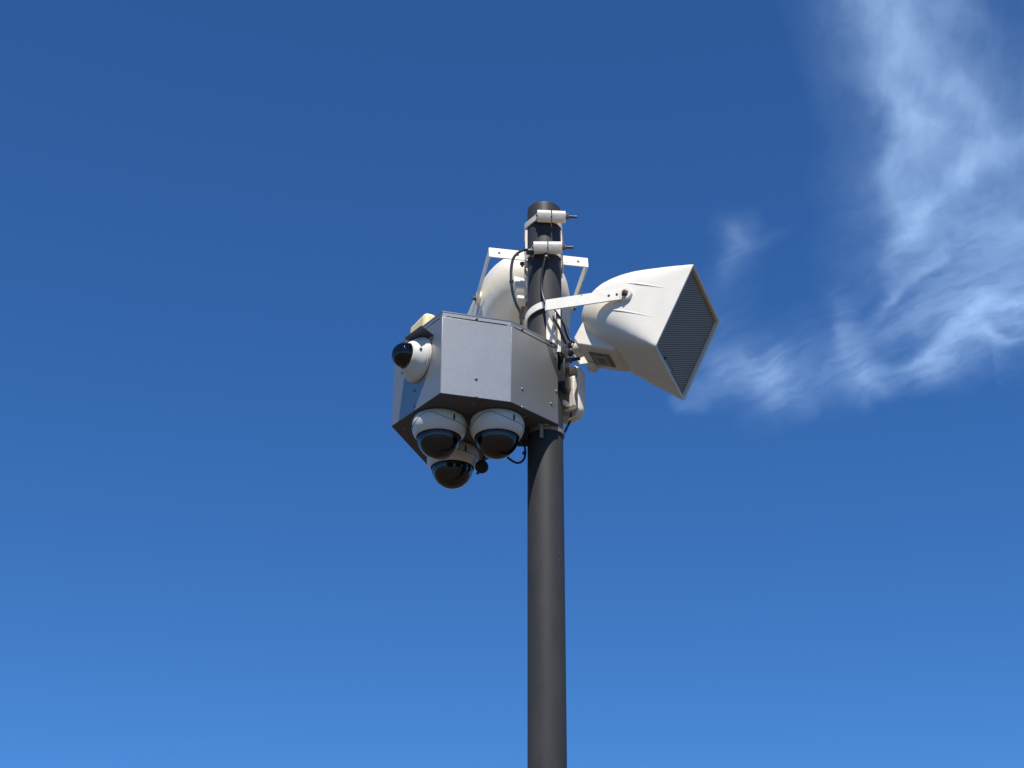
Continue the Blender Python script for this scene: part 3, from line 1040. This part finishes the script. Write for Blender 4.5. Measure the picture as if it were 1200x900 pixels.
P = at_y
cable('speaker_cable', [P(626, 296, -.066), P(619, 293, -.072), P(611, 294, -.08), P(602, 302, -.085), P(599, 318, -.085), P(600, 338, -.085), P(604, 354, -.08), P(610, 367, -.075), P(611, 380, -.075)], .0042,
      'black cable looping left of the pole from the second clamp to the box')
cable('speaker_cable', [P(640, 300, -.058), P(638.5, 304, -.064), P(635.5, 318, -.062), P(634.5, 335, -.060), P(636.5, 348, -.066), P(641, 360, -.082), P(648, 372, -.085), P(655, 384, -.080), P(659, 394, -.07), P(663, 402, -.04)], .0038,
      'black cable running down the pole front and under the right speaker arm')
cable('speaker_cable', [P(649, 362, -.07), P(656, 372, -.06), P(661, 382, -.05), P(664, 392, -.04), P(668, 399, -.03), P(675, 402, -.02)], .0030,
      'short black cable curving right from the pole to the right speaker back')
cable('camera_cable', [P(613, 516, -.02), P(615.5, 528, -.02), P(614, 538, -.02), P(607, 542.5, -.02), P(598, 538.5, -.02), P(588, 528, -.0), P(585, 510, .01)], .0032,
      'black cable loop hanging under the box beside the pole')
cable('antenna_cable', [P(669, 484, .03), P(668.5, 492, .03), P(665, 500, .03), P(661, 508, .03), P(659, 514, .035)], .0034, 'thin black cable from the antenna back to the pole')
cable('drop_cable', [P(550, 536, .16), P(550.5, 548, .16), P(549.5, 556, .16), P(549.0, 562, .16)], .0030, 'short black cable end hanging beside the lowest dome camera')

for (px, py, y_, ax_) in ((640.5, 356, -.078, (.5, 0, -1)), (599.3, 330, -.085, (0, 0, 1)), (614.5, 531, -.02, (0, 0, 1))):
    c = P(px, py, y_)
    near = [o for o in COL.objects if o.name.startswith(('speaker_cable', 'camera_cable'))]
    par = min(near, key=lambda o: min((o.location + v.co - c).length for v in o.data.vertices))
    MB().lathe([(-.0035, .0052), (-.0028, .0062), (.0028, .0062), (.0035, .0052)], c - par.location, ax_, seg=12).build('cable_tie', M_RUBBER, par)

# gland on the first cable
for (px, py, y_) in ((620.5, 295, -.066), (640, 301, -.058)):
    c = P(px, py, y_)
    o = MB().lathe([(-.010, .008), (-.004, .010), (.008, .010), (.011, .007)], c, Vector((1, .2, .1)) if px < 630 else Vector((0, -.3, -1)), seg=14).build('cable_gland', M_RUBBER, None, loc=c)
    tag(o, 'black cable gland at the left under the second clamp' if px < 630 else 'black cable gland in the middle under the second clamp', 'cable gland')

# weatherproof cap dangling below the box
c = P(564.5, 547, .10)
t = thing('connector_cap', 'dark round connector cap dangling under the box between dome camera and pole', 'connector cap', c)
n_ = (CAM - c).normalized(); n_ = (n_ + Vector((.35, 0, .1))).normalized()
MB().lathe([(-.006, .017), (-.003, .0195), (.004, .0195), (.007, .016), (.008, .008)], (0, 0, 0), n_, seg=28).build('cap', M_RUBBER, t)
MB().tube([(.010, 0, .038), (.006, 0, .028), (.003, 0, .016)], .0042, seg=8).build('tether', M_RUBBER, t)
MB().tube([(-.006, -.002, -.014), (-.013, -.002, -.024)], .0040, seg=8, smooth=0).build('tab', M_RUBBER, t)
